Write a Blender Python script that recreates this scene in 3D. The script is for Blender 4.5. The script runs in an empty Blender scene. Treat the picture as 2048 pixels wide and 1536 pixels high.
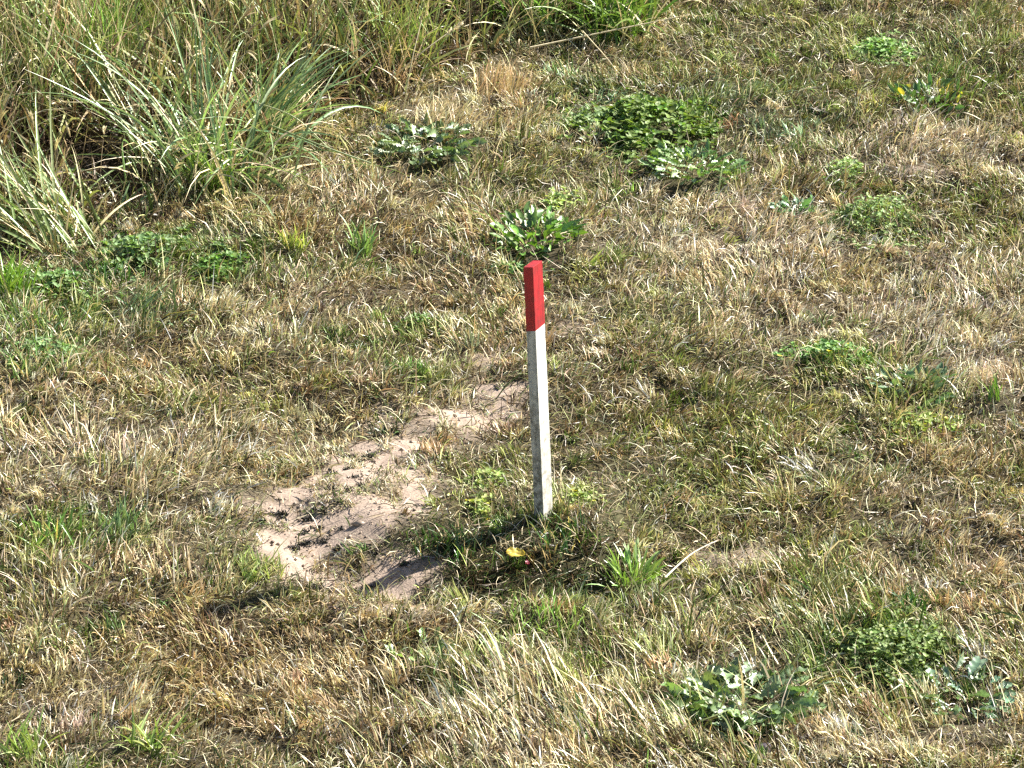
import bpy, math, random
import numpy as np
from mathutils import Vector

# ------------------------------------------------------------------ camera
DIST, ELEV = 9.0, math.radians(25.0)
FPX = 9333.0                                   # focal length in pixels of a 2048 px wide frame
PITCH = ELEV - math.atan(267.0 / FPX)
CAM = Vector((-63 / 1037.0, -DIST * math.cos(ELEV), DIST * math.sin(ELEV)))
sc = bpy.context.scene
cd = bpy.data.cameras.new("camera"); cam = bpy.data.objects.new("camera", cd)
sc.collection.objects.link(cam); sc.camera = cam
cam.location = CAM; cam.rotation_euler = (math.pi / 2 - PITCH, 0, 0)
cd.sensor_width = 36; cd.lens = 36 * FPX / 2048; cd.clip_start = 0.1; cd.clip_end = 400

# ------------------------------------------------------------------ light
SUN_AZ, SUN_EL = math.radians(60), math.radians(38)     # azimuth from +Y towards +X
sunv = Vector((math.sin(SUN_AZ) * math.cos(SUN_EL), math.cos(SUN_AZ) * math.cos(SUN_EL), math.sin(SUN_EL)))
w = bpy.data.worlds.new("World"); sc.world = w; w.use_nodes = True
nt = w.node_tree; bg = nt.nodes["Background"]; sky = nt.nodes.new("ShaderNodeTexSky")
sky.sky_type = 'NISHITA'; sky.sun_disc = False; sky.sun_elevation = SUN_EL; sky.sun_rotation = SUN_AZ
nt.links.new(sky.outputs[0], bg.inputs[0]); bg.inputs[1].default_value = 0.05
sl = bpy.data.lights.new("sun", 'SUN'); sl.energy = 5.0; sl.angle = math.radians(0.5); sl.color = (1.0, 0.95, 0.86)
so = bpy.data.objects.new("sun", sl); sc.collection.objects.link(so)
so.rotation_euler = sunv.to_track_quat('Z', 'Y').to_euler(); so.location = (4, 4, 5)
sc.view_settings.view_transform = 'Standard'; sc.view_settings.look = 'None'
sc.view_settings.gamma = 1.0; sc.view_settings.exposure = 1.62
sc.cycles.max_bounces = 6; sc.cycles.diffuse_bounces = 2; sc.cycles.transmission_bounces = 4
sc.cycles.transparent_max_bounces = 4
sc.cycles.use_denoising = False; sc.cycles.filter_width = 1.4

# ------------------------------------------------------------------ helpers
rng = np.random.default_rng(7)
random.seed(7)
_T = np.random.default_rng(99).random((8, 256, 256))

def vnoise(x, y, s, seed=0):
    """smooth value noise, 0..1, feature size s metres"""
    x = np.asarray(x, float) / s + 37.7 * seed + 100; y = np.asarray(y, float) / s + 11.3 * seed + 100
    xi = np.floor(x).astype(int); yi = np.floor(y).astype(int); fx = x - xi; fy = y - yi
    fx = fx * fx * (3 - 2 * fx); fy = fy * fy * (3 - 2 * fy); T = _T[seed % 8]
    a = T[xi % 256, yi % 256]; b = T[(xi + 1) % 256, yi % 256]
    c = T[xi % 256, (yi + 1) % 256]; d = T[(xi + 1) % 256, (yi + 1) % 256]
    return (a * (1 - fx) + b * fx) * (1 - fy) + (c * (1 - fx) + d * fx) * fy

def fbm(x, y, s, seed=0, o=3):
    t = 0; a = 1; n = 0
    for k in range(o):
        t = t + a * vnoise(x, y, s / 2 ** k, seed + k); n += a; a *= .55
    return t / n

cp, sp_ = math.cos(PITCH), math.sin(PITCH)
def atz(px, py, z=0.0):
    """world point of height z seen at photograph pixel (px, py)"""
    u = (px - 1024) / FPX; v = -(py - 768) / FPX
    d = Vector((u, cp + v * sp_, -sp_ + v * cp))
    t = (z - CAM.z) / d.z
    return CAM + d * t

def ell(px, py, rx, ry):
    c = atz(px, py); r = atz(px + rx, py).x - c.x; q = (atz(px, py - ry).y - atz(px, py + ry).y) / 2
    return c.x, c.y, r, q

def emask(x, y, e, soft=0.35, nz=0.0):
    cx, cy, r, q = e
    d = np.sqrt(((x - cx) / r) ** 2 + ((y - cy) / q) ** 2)
    if nz: d = d + nz * (fbm(x, y, 0.09, 5) - .5)
    return np.clip((1 + soft - d) / (2 * soft), 0, 1)

BARE = [ell(*e) for e in [(600, 1010, 100, 62), (640, 1085, 105, 45), (745, 1130, 85, 32), (650, 950, 115, 38), (710, 905, 100, 34),
                          (590, 1050, 90, 45), (780, 860, 70, 18), (950, 792, 70, 18), (1010, 795, 50, 18),
                          (815, 1166, 75, 12), (700, 1000, 85, 70), (1000, 750, 60, 8), (830, 985, 25, 45), (770, 1105, 75, 40)]]
SHADE = [ell(*e) for e in [(845, 300, 90, 36), (1390, 345, 90, 34), (1070, 478, 80, 34), (1470, 1412, 125, 60), (1925, 1405, 60, 36), (1285, 248, 100, 45), (1795, 1305, 110, 50)]]
THIN = [ell(*e) for e in [(800, 1198, 120, 22), (1500, 470, 90, 20), (880, 810, 150, 40), (780, 870, 110, 40), (980, 760, 110, 16), (1460, 1085, 90, 24), (1380, 1115, 60, 14), (1130, 640, 60, 16), (1000, 1185, 120, 12), (840, 930, 60, 60), (800, 1010, 60, 40),
                          (960, 690, 120, 18), (1950, 730, 90, 26), (1850, 325, 60, 10), (880, 830, 120, 26)]]

def bare_at(x, y):
    m = np.zeros_like(x)
    for e in BARE: m = np.maximum(m, emask(x, y, e, .35, 1.9) * np.clip(2.6 - 2.9 * fbm(x, y, .04, 7, 2), .0, 1))
    return m
def thin_at(x, y):
    m = np.zeros_like(x)
    for e in THIN: m = np.maximum(m, emask(x, y, e, .5, .9))
    return m

RC = atz(1010, 955); RR = 0.44
def height(x, y):
    x = np.asarray(x, float); y = np.asarray(y, float)
    near = np.exp(-((x / 6) ** 2 + ((y - 1) / 7) ** 2))
    h = 0.050 * (fbm(x, y, 0.9, 1, 2) - .5) + 0.044 * (fbm(x, y, 0.28, 2, 2) - .5) + .036 * (fbm(x, y, .11, 3, 2) - .5) * near
    dx = x - RC.x; dy = (y - RC.y) / 1.02; r = np.sqrt(dx * dx + dy * dy); a = np.arctan2(dy, dx)
    rr = RR + .03 * np.sin(a * 3 + 1)
    sw = np.clip(np.cos(a - math.radians(-84)) * 1.1, 0, 1) ** 3
    west = np.clip(np.cos(a - math.radians(190)), 0, 1)
    h = h - (.012 + .026 * sw + .007 * west) * np.exp(-((r - rr) / .085) ** 2)
    h = h + .016 * sw * np.exp(-((r - .25) / .11) ** 2) + .022 * sw * np.exp(-((r - .60) / .08) ** 2)
    return h
_height = height; _h0 = float(_height(np.array([0.0]), np.array([0.0]))[0])
def height(x, y): return _height(x, y) - _h0
H0 = 0.0
def hz(x, y): return float(height(np.array([x]), np.array([y]))[0])
def at(px, py):
    z = 0.0
    for _ in range(4):
        p = atz(px, py, z); z = hz(p.x, p.y)
    return Vector((p.x, p.y, z))

def tag(o, label=None, cat=None, group=None, kind=None):
    if label: o['label'] = label
    if cat: o['category'] = cat
    if group: o['group'] = group
    if kind: o['kind'] = kind
    return o

def mesh_from(name, V, loops, starts, totals, col, mat, smooth=False, parent=None, loc=None):
    me = bpy.data.meshes.new(name)
    me.vertices.add(len(V)); me.vertices.foreach_set("co", V.astype(np.float32).ravel())
    me.loops.add(len(loops)); me.loops.foreach_set("vertex_index", loops.astype(np.int32))
    me.polygons.add(len(starts)); me.polygons.foreach_set("loop_start", starts.astype(np.int32))
    me.polygons.foreach_set("loop_total", totals.astype(np.int32))
    if smooth: me.polygons.foreach_set("use_smooth", np.ones(len(starts), bool))
    me.update(calc_edges=True)
    if col is not None:
        a = me.color_attributes.new(name="Col", type='FLOAT_COLOR', domain='POINT')
        c4 = np.ones((len(V), 4), np.float32); c4[:, :3] = col; a.data.foreach_set("color", c4.ravel())
    me.materials.append(mat)
    o = bpy.data.objects.new(name, me); sc.collection.objects.link(o)
    if loc is not None: o.location = loc
    if parent is not None: o.parent = parent
    return o

def profile(kind, t):
    if kind == 'grass': return np.minimum(1, .55 + 2.0 * t) * (1 - t ** 2.4)
    if kind == 'ovate': return np.sin(np.pi * np.clip(t, 0.02, 1) ** .8) ** .75 + .02
    if kind == 'dock': return np.where(t < .22, .16, np.sin(np.pi * np.clip((t - .18) / .82, 0, 1) ** .85) ** .7 + .05)
    if kind == 'lobed':
        b = np.where(t < .15, .18, np.sin(np.pi * np.clip((t - .1) / .9, 0, 1) ** 1.25) ** .8 + .05)
        return b * (1 + .25 * np.cos(t * 31.0))
    return 1 - t * .6

class Blades:
    """collects strips (grass blades, leaves); each strip S segments, K points across"""
    def __init__(s): s.V = []; s.L = []; s.St = []; s.To = []; s.C = []; s.nv = 0; s.nl = 0
    def add(s, root, az, lean, curl, length, width, S=3, twist=None, c0=None, c1=None, kind='grass', K=2, fold=.3, daz=0., floor=None, wav=0.):
        root = np.atleast_2d(root).astype(float); N = len(root)
        f = lambda q: np.broadcast_to(np.asarray(q, float), (N,)).copy()
        az, lean, curl, length, width, daz = map(f, (az, lean, curl, length, width, daz))
        if twist is None: twist = rng.normal(0, .7, N)
        twist = f(twist)
        P = root.copy(); pts = [P.copy()]; sides = []; norms = []
        for j in range(S + 1):
            t = j / S
            a = az + daz * t; ph = lean + curl * t
            d = np.stack([np.sin(ph) * np.cos(a), np.sin(ph) * np.sin(a), np.cos(ph)], 1)
            sd = np.stack([-np.sin(a), np.cos(a), np.zeros(N)], 1); n = np.cross(d, sd)
            tw = twist * (1 + .5 * t)
            sides.append(sd * np.cos(tw)[:, None] + n * np.sin(tw)[:, None]); norms.append(np.cross(d, sides[-1]))
            if j < S:
                P = P + d * (length / S)[:, None]
                if floor is not None: P[:, 2] = np.maximum(P[:, 2], floor + .002)
                pts.append(P.copy())
        per = S * K + 1
        V = np.empty((N, per, 3)); C = np.empty((N, per, 3))
        c0 = np.broadcast_to(np.asarray(c0, float), (N, 3)); c1 = np.broadcast_to(np.asarray(c1, float), (N, 3))
        for j in range(S):
            t = j / S; wj = (profile(kind, np.array(t)) * width)[:, None] * .5
            wob = (rng.normal(0, wav, (N, 1)) * width[:, None]) if wav else 0
            for k in range(K):
                q = (k / (K - 1)) * 2 - 1
                V[:, j * K + k] = pts[j] + sides[j] * wj * q + norms[j] * (wj * fold * (abs(q) - .5) + wob * q if K > 2 else 0)
                cc = c0 * (1 - t) + c1 * t
                C[:, j * K + k] = cc * (1.25 if (K > 2 and q == 0) else 1)
        V[:, -1] = pts[S]; C[:, -1] = c1
        fl = []; tot = []
        for j in range(S - 1):
            for k in range(K - 1):
                b = j * K + k; fl += [b, b + 1, b + K + 1, b + K]; tot.append(4)
        for k in range(K - 1): fl += [(S - 1) * K + k, (S - 1) * K + k + 1, per - 1]; tot.append(3)
        fl = np.array(fl); tot = np.array(tot); stt = np.concatenate([[0], np.cumsum(tot)[:-1]])
        s.V.append(V.reshape(-1, 3)); s.C.append(C.reshape(-1, 3))
        s.L.append((fl[None] + (np.arange(N) * per)[:, None]).ravel() + s.nv)
        s.St.append((stt[None] + (np.arange(N) * len(fl))[:, None]).ravel() + s.nl)
        s.To.append(np.tile(tot, N)); s.nv += N * per; s.nl += N * len(fl)
        return pts[S], az + daz, lean + curl
    def build(s, name, mat, smooth=False, parent=None, loc=None):
        V = np.concatenate(s.V)
        if loc is not None: V = V - np.array(loc)
        return mesh_from(name, V, np.concatenate(s.L), np.concatenate(s.St), np.concatenate(s.To), np.clip(np.concatenate(s.C), 0, .9), mat, smooth, parent, loc)

# ------------------------------------------------------------------ materials
def leaf_mat(name, rough=.45, spec=.5, trans=.3, tint=(1.15, 1.1, .7)):
    m = bpy.data.materials.new(name); m.use_nodes = True; n = m.node_tree; N = n.nodes; L = n.links
    for x in list(N): N.remove(x)
    out = N.new('ShaderNodeOutputMaterial'); pb = N.new('ShaderNodeBsdfPrincipled'); tr = N.new('ShaderNodeBsdfTranslucent')
    mx = N.new('ShaderNodeMixShader'); at_ = N.new('ShaderNodeAttribute'); at_.attribute_name = 'Col'
    ml = N.new('ShaderNodeMix'); ml.data_type = 'RGBA'; ml.blend_type = 'MULTIPLY'; ml.inputs[0].default_value = 1
    nz = N.new('ShaderNodeTexNoise'); nz.inputs['Scale'].default_value = 160; nz.inputs['Detail'].default_value = 2
    tc = N.new('ShaderNodeNewGeometry'); L.new(tc.outputs['Position'], nz.inputs['Vector'])
    mr = N.new('ShaderNodeMapRange'); mr.inputs['From Min'].default_value = .3; mr.inputs['From Max'].default_value = .7
    mr.inputs['To Min'].default_value = .78; mr.inputs['To Max'].default_value = 1.2
    vm = N.new('ShaderNodeVectorMath'); vm.operation = 'SCALE'
    L.new(nz.outputs[0], mr.inputs[0]); L.new(at_.outputs['Color'], vm.inputs[0]); L.new(mr.outputs[0], vm.inputs['Scale'])
    L.new(vm.outputs[0], pb.inputs['Base Color'])
    L.new(vm.outputs[0], ml.inputs[6]); ml.inputs[7].default_value = (*tint, 1)
    L.new(ml.outputs[2], tr.inputs['Color'])
    pb.inputs['Roughness'].default_value = rough; pb.inputs['Specular IOR Level'].default_value = spec
    mx.inputs[0].default_value = trans
    L.new(pb.outputs[0], mx.inputs[1]); L.new(tr.outputs[0], mx.inputs[2]); L.new(mx.outputs[0], out.inputs[0])
    return m

M_GRASS = leaf_mat('turf_grass', .42, .36, .17, (1.1, 1.05, .8))
M_TALL = leaf_mat('tall_grass', .42, .30, .17)
M_TUFT = leaf_mat('green_blade', .34, .55, .26, (1.15, 1.15, .6))
M_LEAF = leaf_mat('broad_leaf', .42, 1.0, .2, (1.2, 1.25, .5))
M_CLOV = leaf_mat('clover_leaf', .55, .35, .3, (1.2, 1.25, .5))
M_DRY = leaf_mat('dry_stalk', .5, .4, .15)
M_YEL = leaf_mat('yellow_leaf', .45, .4, .3)

def soil_mat():
    m = bpy.data.materials.new('soil'); m.use_nodes = True; n = m.node_tree; N = n.nodes; L = n.links
    pb = N['Principled BSDF']; at_ = N.new('ShaderNodeAttribute'); at_.attribute_name = 'Col'
    geo = N.new('ShaderNodeNewGeometry')
    n1 = N.new('ShaderNodeTexNoise'); n1.inputs['Scale'].default_value = 28; n1.inputs['Detail'].default_value = 8; n1.inputs['Roughness'].default_value = .7
    n2 = N.new('ShaderNodeTexNoise'); n2.inputs['Scale'].default_value = 220; n2.inputs['Detail'].default_value = 4
    L.new(geo.outputs['Position'], n1.inputs['Vector']); L.new(geo.outputs['Position'], n2.inputs['Vector'])
    r1 = N.new('ShaderNodeMapRange'); r1.inputs[1].default_value = .3; r1.inputs[2].default_value = .7; r1.inputs[3].default_value = .72; r1.inputs[4].default_value = 1.16
    r2 = N.new('ShaderNodeMapRange'); r2.inputs[1].default_value = .35; r2.inputs[2].default_value = .65; r2.inputs[3].default_value = .8; r2.inputs[4].default_value = 1.12
    mu = N.new('ShaderNodeMath'); mu.operation = 'MULTIPLY'; vm = N.new('ShaderNodeVectorMath'); vm.operation = 'SCALE'
    L.new(n1.outputs[0], r1.inputs[0]); L.new(n2.outputs[0], r2.inputs[0]); L.new(r1.outputs[0], mu.inputs[0]); L.new(r2.outputs[0], mu.inputs[1])
    L.new(at_.outputs['Color'], vm.inputs[0]); L.new(mu.outputs[0], vm.inputs['Scale']); L.new(vm.outputs[0], pb.inputs['Base Color'])
    pb.inputs['Roughness'].default_value = .95; pb.inputs['Specular IOR Level'].default_value = .15
    b = N.new('ShaderNodeBump'); b.inputs['Strength'].default_value = .9; b.inputs['Distance'].default_value = .006
    b2 = N.new('ShaderNodeBump'); b2.inputs['Strength'].default_value = .6; b2.inputs['Distance'].default_value = .0015
    L.new(n1.outputs[0], b.inputs['Height']); L.new(n2.outputs[0], b2.inputs['Height']); L.new(b.outputs[0], b2.inputs['Normal']); L.new(b2.outputs[0], pb.inputs['Normal'])
    return m

def paint_mat(name, col, dirt_col, dirt_top, dirt_amt, rough=.6, vary=.12):
    """weathered paint on sawn wood: grain bump, dirt that grows towards the ground"""
    m = bpy.data.materials.new(name); m.use_nodes = True; n = m.node_tree; N = n.nodes; L = n.links
    pb = N['Principled BSDF']; tc = N.new('ShaderNodeTexCoord')
    mp = N.new('ShaderNodeMapping'); mp.inputs['Scale'].default_value = (160, 160, 18); L.new(tc.outputs['Object'], mp.inputs[0])
    g = N.new('ShaderNodeTexNoise'); g.inputs['Scale'].default_value = 1; g.inputs['Detail'].default_value = 5; L.new(mp.outputs[0], g.inputs['Vector'])
    s = N.new('ShaderNodeTexNoise'); s.inputs['Scale'].default_value = 55; s.inputs['Detail'].default_value = 6; s.inputs['Roughness'].default_value = .75
    L.new(tc.outputs['Object'], s.inputs['Vector'])
    sx = N.new('ShaderNodeSeparateXYZ'); L.new(tc.outputs['Object'], sx.inputs[0])
    mz = N.new('ShaderNodeMapRange'); mz.inputs[1].default_value = dirt_top; mz.inputs[2].default_value = 0.0; mz.inputs[3].default_value = -.06; mz.inputs[4].default_value = .16
    L.new(sx.outputs['Z'], mz.inputs[0])
    # dirt blotches thicken towards the ground
    ad = N.new('ShaderNodeMath'); ad.operation = 'ADD'; L.new(s.outputs[0], ad.inputs[0]); L.new(mz.outputs[0], ad.inputs[1])
    rp = N.new('ShaderNodeMapRange'); rp.inputs[1].default_value = .50; rp.inputs[2].default_value = .70; rp.inputs[3].default_value = 0; rp.inputs[4].default_value = dirt_amt
    L.new(ad.outputs[0], rp.inputs[0])
    mx = N.new('ShaderNodeMix'); mx.data_type = 'RGBA'; mx.inputs[6].default_value = (*col, 1); mx.inputs[7].default_value = (*dirt_col, 1)
    L.new(rp.outputs[0], mx.inputs[0])
    gr = N.new('ShaderNodeMapRange'); gr.inputs[1].default_value = .3; gr.inputs[2].default_value = .7; gr.inputs[3].default_value = 1 - vary; gr.inputs[4].default_value = 1 + vary * .5
    L.new(g.outputs[0], gr.inputs[0]); vm = N.new('ShaderNodeVectorMath'); vm.operation = 'SCALE'
    L.new(mx.outputs[2], vm.inputs[0]); L.new(gr.outputs[0], vm.inputs['Scale']); L.new(vm.outputs[0], pb.inputs['Base Color'])
    pb.inputs['Roughness'].default_value = rough; pb.inputs['Specular IOR Level'].default_value = .35
    b = N.new('ShaderNodeBump'); b.inputs['Strength'].default_value = .5; b.inputs['Distance'].default_value = .0012
    L.new(g.outputs[0], b.inputs['Height']); L.new(b.outputs[0], pb.inputs['Normal'])
    return m

# ------------------------------------------------------------------ colour and growth fields of the lawn
PAL = np.array([[.78, .66, .43],    # 0 pale straw
                [.52, .41, .22],    # 1 tan
                [.22, .155, .08],   # 2 brown
                [.25, .28, .085],   # 3 olive
                [.12, .20, .035],   # 4 green
                [.46, .51, .22],    # 5 pale green
                [.22, .30, .17],    # 6 blue green
                [.76, .64, .49],    # 7 pinkish straw
                [.065, .115, .028], # 8 deep green
                [.085, .060, .036]])# 9 rotted brown
BASEW = np.array([.33, .17, .06, .15, .05, .10, .02, .04, .05, .10])
KIND = {'dark': [0, 0, .2, .15, .4, 0, .1, 0, .9, .4], 'straw': [.8, .2, 0, .0, 0, .1, 0, .1], 'pink': [.3, .2, 0, 0, 0, 0, 0, .8], 'tan': [.15, .9, .3, 0, 0, 0, 0, 0], 'brown': [0, .4, .9, .1, 0, 0, 0, 0],
        'olive': [0, .15, .15, .9, .2, .1, 0, 0], 'green': [0, 0, 0, .3, .9, .2, 0, 0], 'pale': [.2, 0, 0, .3, .15, .9, .1, 0], 'blue': [.1, 0, 0, .2, .3, .1, .7, 0],
        'orange': [.3, .9, .4, 0, 0, 0, 0, .1]}
KIND = {k: v + [.10, .12][:10 - len(v)] if len(v) < 10 else v for k, v in KIND.items()}
PATCH = [(p, ell(*p[:4])) for p in [
    (330, 900, 480, 190, 'straw', .6), (380, 1350, 520, 190, 'tan', .75), (800, 560, 300, 100, 'tan', .5), (1780, 560, 330, 170, 'pink', .8), (1500, 460, 220, 90, 'pink', .8), (1900, 290, 200, 60, 'pink', .6), (1850, 1100, 250, 150, 'tan', .5), (1100, 1430, 300, 120, 'straw', .4),
    (1700, 90, 420, 140, 'olive', 1.0), (1500, 60, 160, 60, 'green', .4), (1760, 75, 90, 32, 'pale', 1.2), (1930, 130, 90, 50, 'green', .5),
    (1500, 190, 160, 60, 'blue', .8), (1150, 190, 120, 60, 'blue', .6), (1000, 160, 90, 40, 'orange', 1.0), (930, 210, 160, 45, 'straw', 1.1),
    (1900, 270, 160, 50, 'pink', 1.0), (1620, 350, 120, 40, 'tan', .9), (1560, 440, 140, 70, 'pink', .9), (1700, 340, 60, 24, 'green', .7),
    (1760, 420, 90, 40, 'green', .6), (1980, 420, 100, 60, 'olive', .8), (1250, 420, 150, 60, 'straw', .5), (700, 400, 180, 60, 'tan', .8), (620, 350, 120, 40, 'straw', .8),
    (740, 460, 160, 40, 'brown', .7), (700, 500, 120, 30, 'green', .5), (830, 560, 140, 30, 'brown', .6), (560, 490, 60, 30, 'pale', .8), (400, 490, 170, 50, 'green', .9), (100, 560, 130, 60, 'green', .8), (300, 590, 90, 40, 'blue', .6),
    (150, 690, 140, 60, 'green', .5), (60, 640, 100, 50, 'blue', .6), (330, 700, 160, 60, 'tan', .7), (130, 790, 160, 50, 'straw', .9), (560, 620, 200, 60, 'straw', .6),
    (620, 740, 150, 45, 'brown', .6), (450, 760, 160, 50, 'olive', .7), (820, 630, 130, 40, 'olive', .7), (850, 735, 50, 18, 'green', 1.2), (720, 690, 120, 30, 'pale', .4),
    (1180, 640, 120, 50, 'pink', .7), (1290, 620, 90, 26, 'pale', .9), (1400, 540, 130, 40, 'straw', .8), (1620, 560, 100, 60, 'tan', .6), (1830, 620, 170, 50, 'pink', .6),
    (1960, 730, 90, 40, 'pink', 1.2), (1700, 700, 140, 50, 'green', .6), (1830, 800, 120, 50, 'pale', .7), (1500, 780, 180, 70, 'olive', 1.0), (1250, 780, 120, 60, 'brown', .5), (1230, 860, 110, 60, 'olive', .6),
    (1900, 880, 120, 50, 'orange', .8), (1640, 900, 160, 40, 'blue', .4), (1400, 900, 160, 60, 'olive', .7), (1000, 900, 120, 60, 'olive', .8), (1180, 1000, 100, 40, 'pale', .6), (980, 1010, 160, 60, 'olive', .8),
    (960, 1090, 190, 60, 'dark', 1.3), (1110, 1110, 110, 50, 'dark', .8), (900, 1130, 90, 30, 'dark', 1.2), (1320, 990, 160, 40, 'pale', .4), (1640, 1040, 200, 60, 'olive', .6), (1900, 1050, 160, 70, 'pink', .5),  # dark kind: deep green grass, darkened further for the hollow's shade
    (1240, 1160, 90, 50, 'green', .8), (1090, 1220, 120, 40, 'pale', .9), (1450, 1160, 130, 50, 'olive', .6), (1700, 1180, 140, 50, 'olive', .8), (1790, 1290, 170, 70, 'green', .8),
    (120, 880, 180, 60, 'pink', .6), (350, 900, 170, 60, 'pink', .4), (420, 960, 140, 50, 'straw', .8), (90, 1060, 120, 50, 'green', .6), (230, 1050, 50, 40, 'blue', .8),
    (500, 1090, 90, 60, 'pale', .9), (540, 1150, 70, 40, 'pale', .7), (300, 1180, 160, 60, 'tan', .4), (450, 1250, 160, 50, 'brown', .5), (800, 1220, 180, 40, 'straw', .8), (150, 1240, 120, 50, 'pale', .4),
    (600, 1330, 200, 70, 'orange', .9), (300, 1300, 180, 50, 'tan', .4), (150, 1400, 170, 60, 'pink', .8), (250, 1490, 120, 40, 'green', .6), (50, 1510, 80, 40, 'green', .7), (900, 1320, 120, 40, 'pale', .5), (760, 1440, 120, 60, 'brown', .5),
    (1000, 1440, 180, 70, 'straw', .9), (1200, 1300, 120, 70, 'olive', .5), (1150, 1500, 150, 40, 'tan', .4), (1330, 1440, 90, 50, 'olive', .4), (1800, 1480, 250, 50, 'pink', .5), (1980, 1330, 90, 80, 'pink', .7), (1680, 1420, 90, 50, 'tan', .5)]]

def lawn_weights(x, y):
    W = np.tile(BASEW, (len(x), 1))
    wet = fbm(x, y, .35, 2) - .5; br = fbm(x, y, .22, 4) - .5; pk = fbm(x, y, .3, 6) - .5
    W[:, 3] += 1.3 * np.clip(wet, 0, 1); W[:, 4] += .7 * np.clip(wet, 0, 1); W[:, 2] += .6 * np.clip(br, 0, 1); W[:, 0] += .8 * np.clip(-wet, 0, 1); W[:, 7] += .4 * np.clip(pk, 0, 1)
    for p, e in PATCH:
        m = emask(x, y, e, .55, .7)[:, None] * p[5]
        W = W * (1 - .8 * np.clip(m, 0, 1)) + .8 * m * np.array(KIND[p[4]])[None]
    W = np.clip(W, 0, None); return W / W.sum(1, keepdims=True)

def pick(W):
    c = np.cumsum(W, 1); u = rng.random(len(W))[:, None]
    return np.minimum((u > c).sum(1), len(PAL) - 1)

def colours(x, y, n):
    i = pick(lawn_weights(x, y)); c = PAL[i].copy()
    c *= rng.lognormal(-.04, .38, (n, 1)); c *= rng.normal(1, .06, (n, 3))
    return np.clip(c, .01, .85), i

# tall grass boundary (roots stand beyond it)
BX = [(-260, 520), (0, 480), (120, 450), (330, 392), (480, 325), (560, 290), (700, 215), (820, 185), (900, 140), (1030, 85), (1150, 48), (1330, 18)]
bw = [atz(*p) for p in BX]; bxs = np.array([p.x for p in bw]); bys = np.array([p.y for p in bw])
def tall_depth(x, y):
    """metres behind the edge of the tall grass (negative on the lawn)"""
    yb = np.interp(x, bxs, bys); yb = np.where(x > bxs[-1], bys[-1] + (x - bxs[-1]) * 2.2, yb)
    yb = yb + .14 * (fbm(x, y, .18, 3) - .5)
    return y - yb

def scatter(n, x0, x1, y0, y1):
    return rng.uniform(x0, x1, n), rng.uniform(y0, y1, n)

def infill(x, y, m=0.12):
    """1 within the photographed ground, falling to .35 away from it"""
    half = 1.0 + .105 * (y + 1.1) + m
    d = np.maximum(np.abs(x) - half, np.maximum(-1.25 - y, y - 3.5))
    return np.clip(1 - d / .25, .3, 1)

# ------------------------------------------------------------------ the ground, one sheet to the horizon
def ground():
    def ax(a, b, st, far):
        mid = np.arange(a, b + 1e-6, st); k = st * 1.35 ** np.arange(1, 40); k = np.cumsum(k); k = k[k < far]; k = np.append(k, far)
        return np.concatenate([(a - k)[::-1], mid, b + k])
    X = ax(-1.7, 1.7, .012, 150); Y = ax(-1.5, 3.9, .014, 150)
    gx, gy = np.meshgrid(X, Y); x = gx.ravel(); y = gy.ravel(); z = height(x, y)
    b = bare_at(x, y); t = thin_at(x, y)
    z = z + b * (.009 * (fbm(x, y, .05, 6, 4) - .5))
    far = np.clip((np.hypot(x, y - 1) - 4) / 4, 0, 1)
    W = lawn_weights(x, y) @ PAL
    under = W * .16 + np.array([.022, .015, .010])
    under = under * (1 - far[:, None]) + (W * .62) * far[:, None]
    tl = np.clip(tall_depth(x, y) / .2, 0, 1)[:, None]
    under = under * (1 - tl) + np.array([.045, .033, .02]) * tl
    m = np.clip(b * 1.3 + .55 * t, 0, 1)[:, None]
    soil = np.array([.40, .31, .245]) * (.70 + .5 * fbm(x, y, .07, 1))[:, None]
    col = under * (1 - m) + soil * m
    nx, ny = len(X), len(Y); i = np.arange(nx * ny).reshape(ny, nx)
    q = np.stack([i[:-1, :-1], i[:-1, 1:], i[1:, 1:], i[1:, :-1]], -1).reshape(-1, 4)
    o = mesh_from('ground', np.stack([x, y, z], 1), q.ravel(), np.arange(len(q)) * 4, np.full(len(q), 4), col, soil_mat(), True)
    tag(o, kind='structure')
ground()

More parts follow.
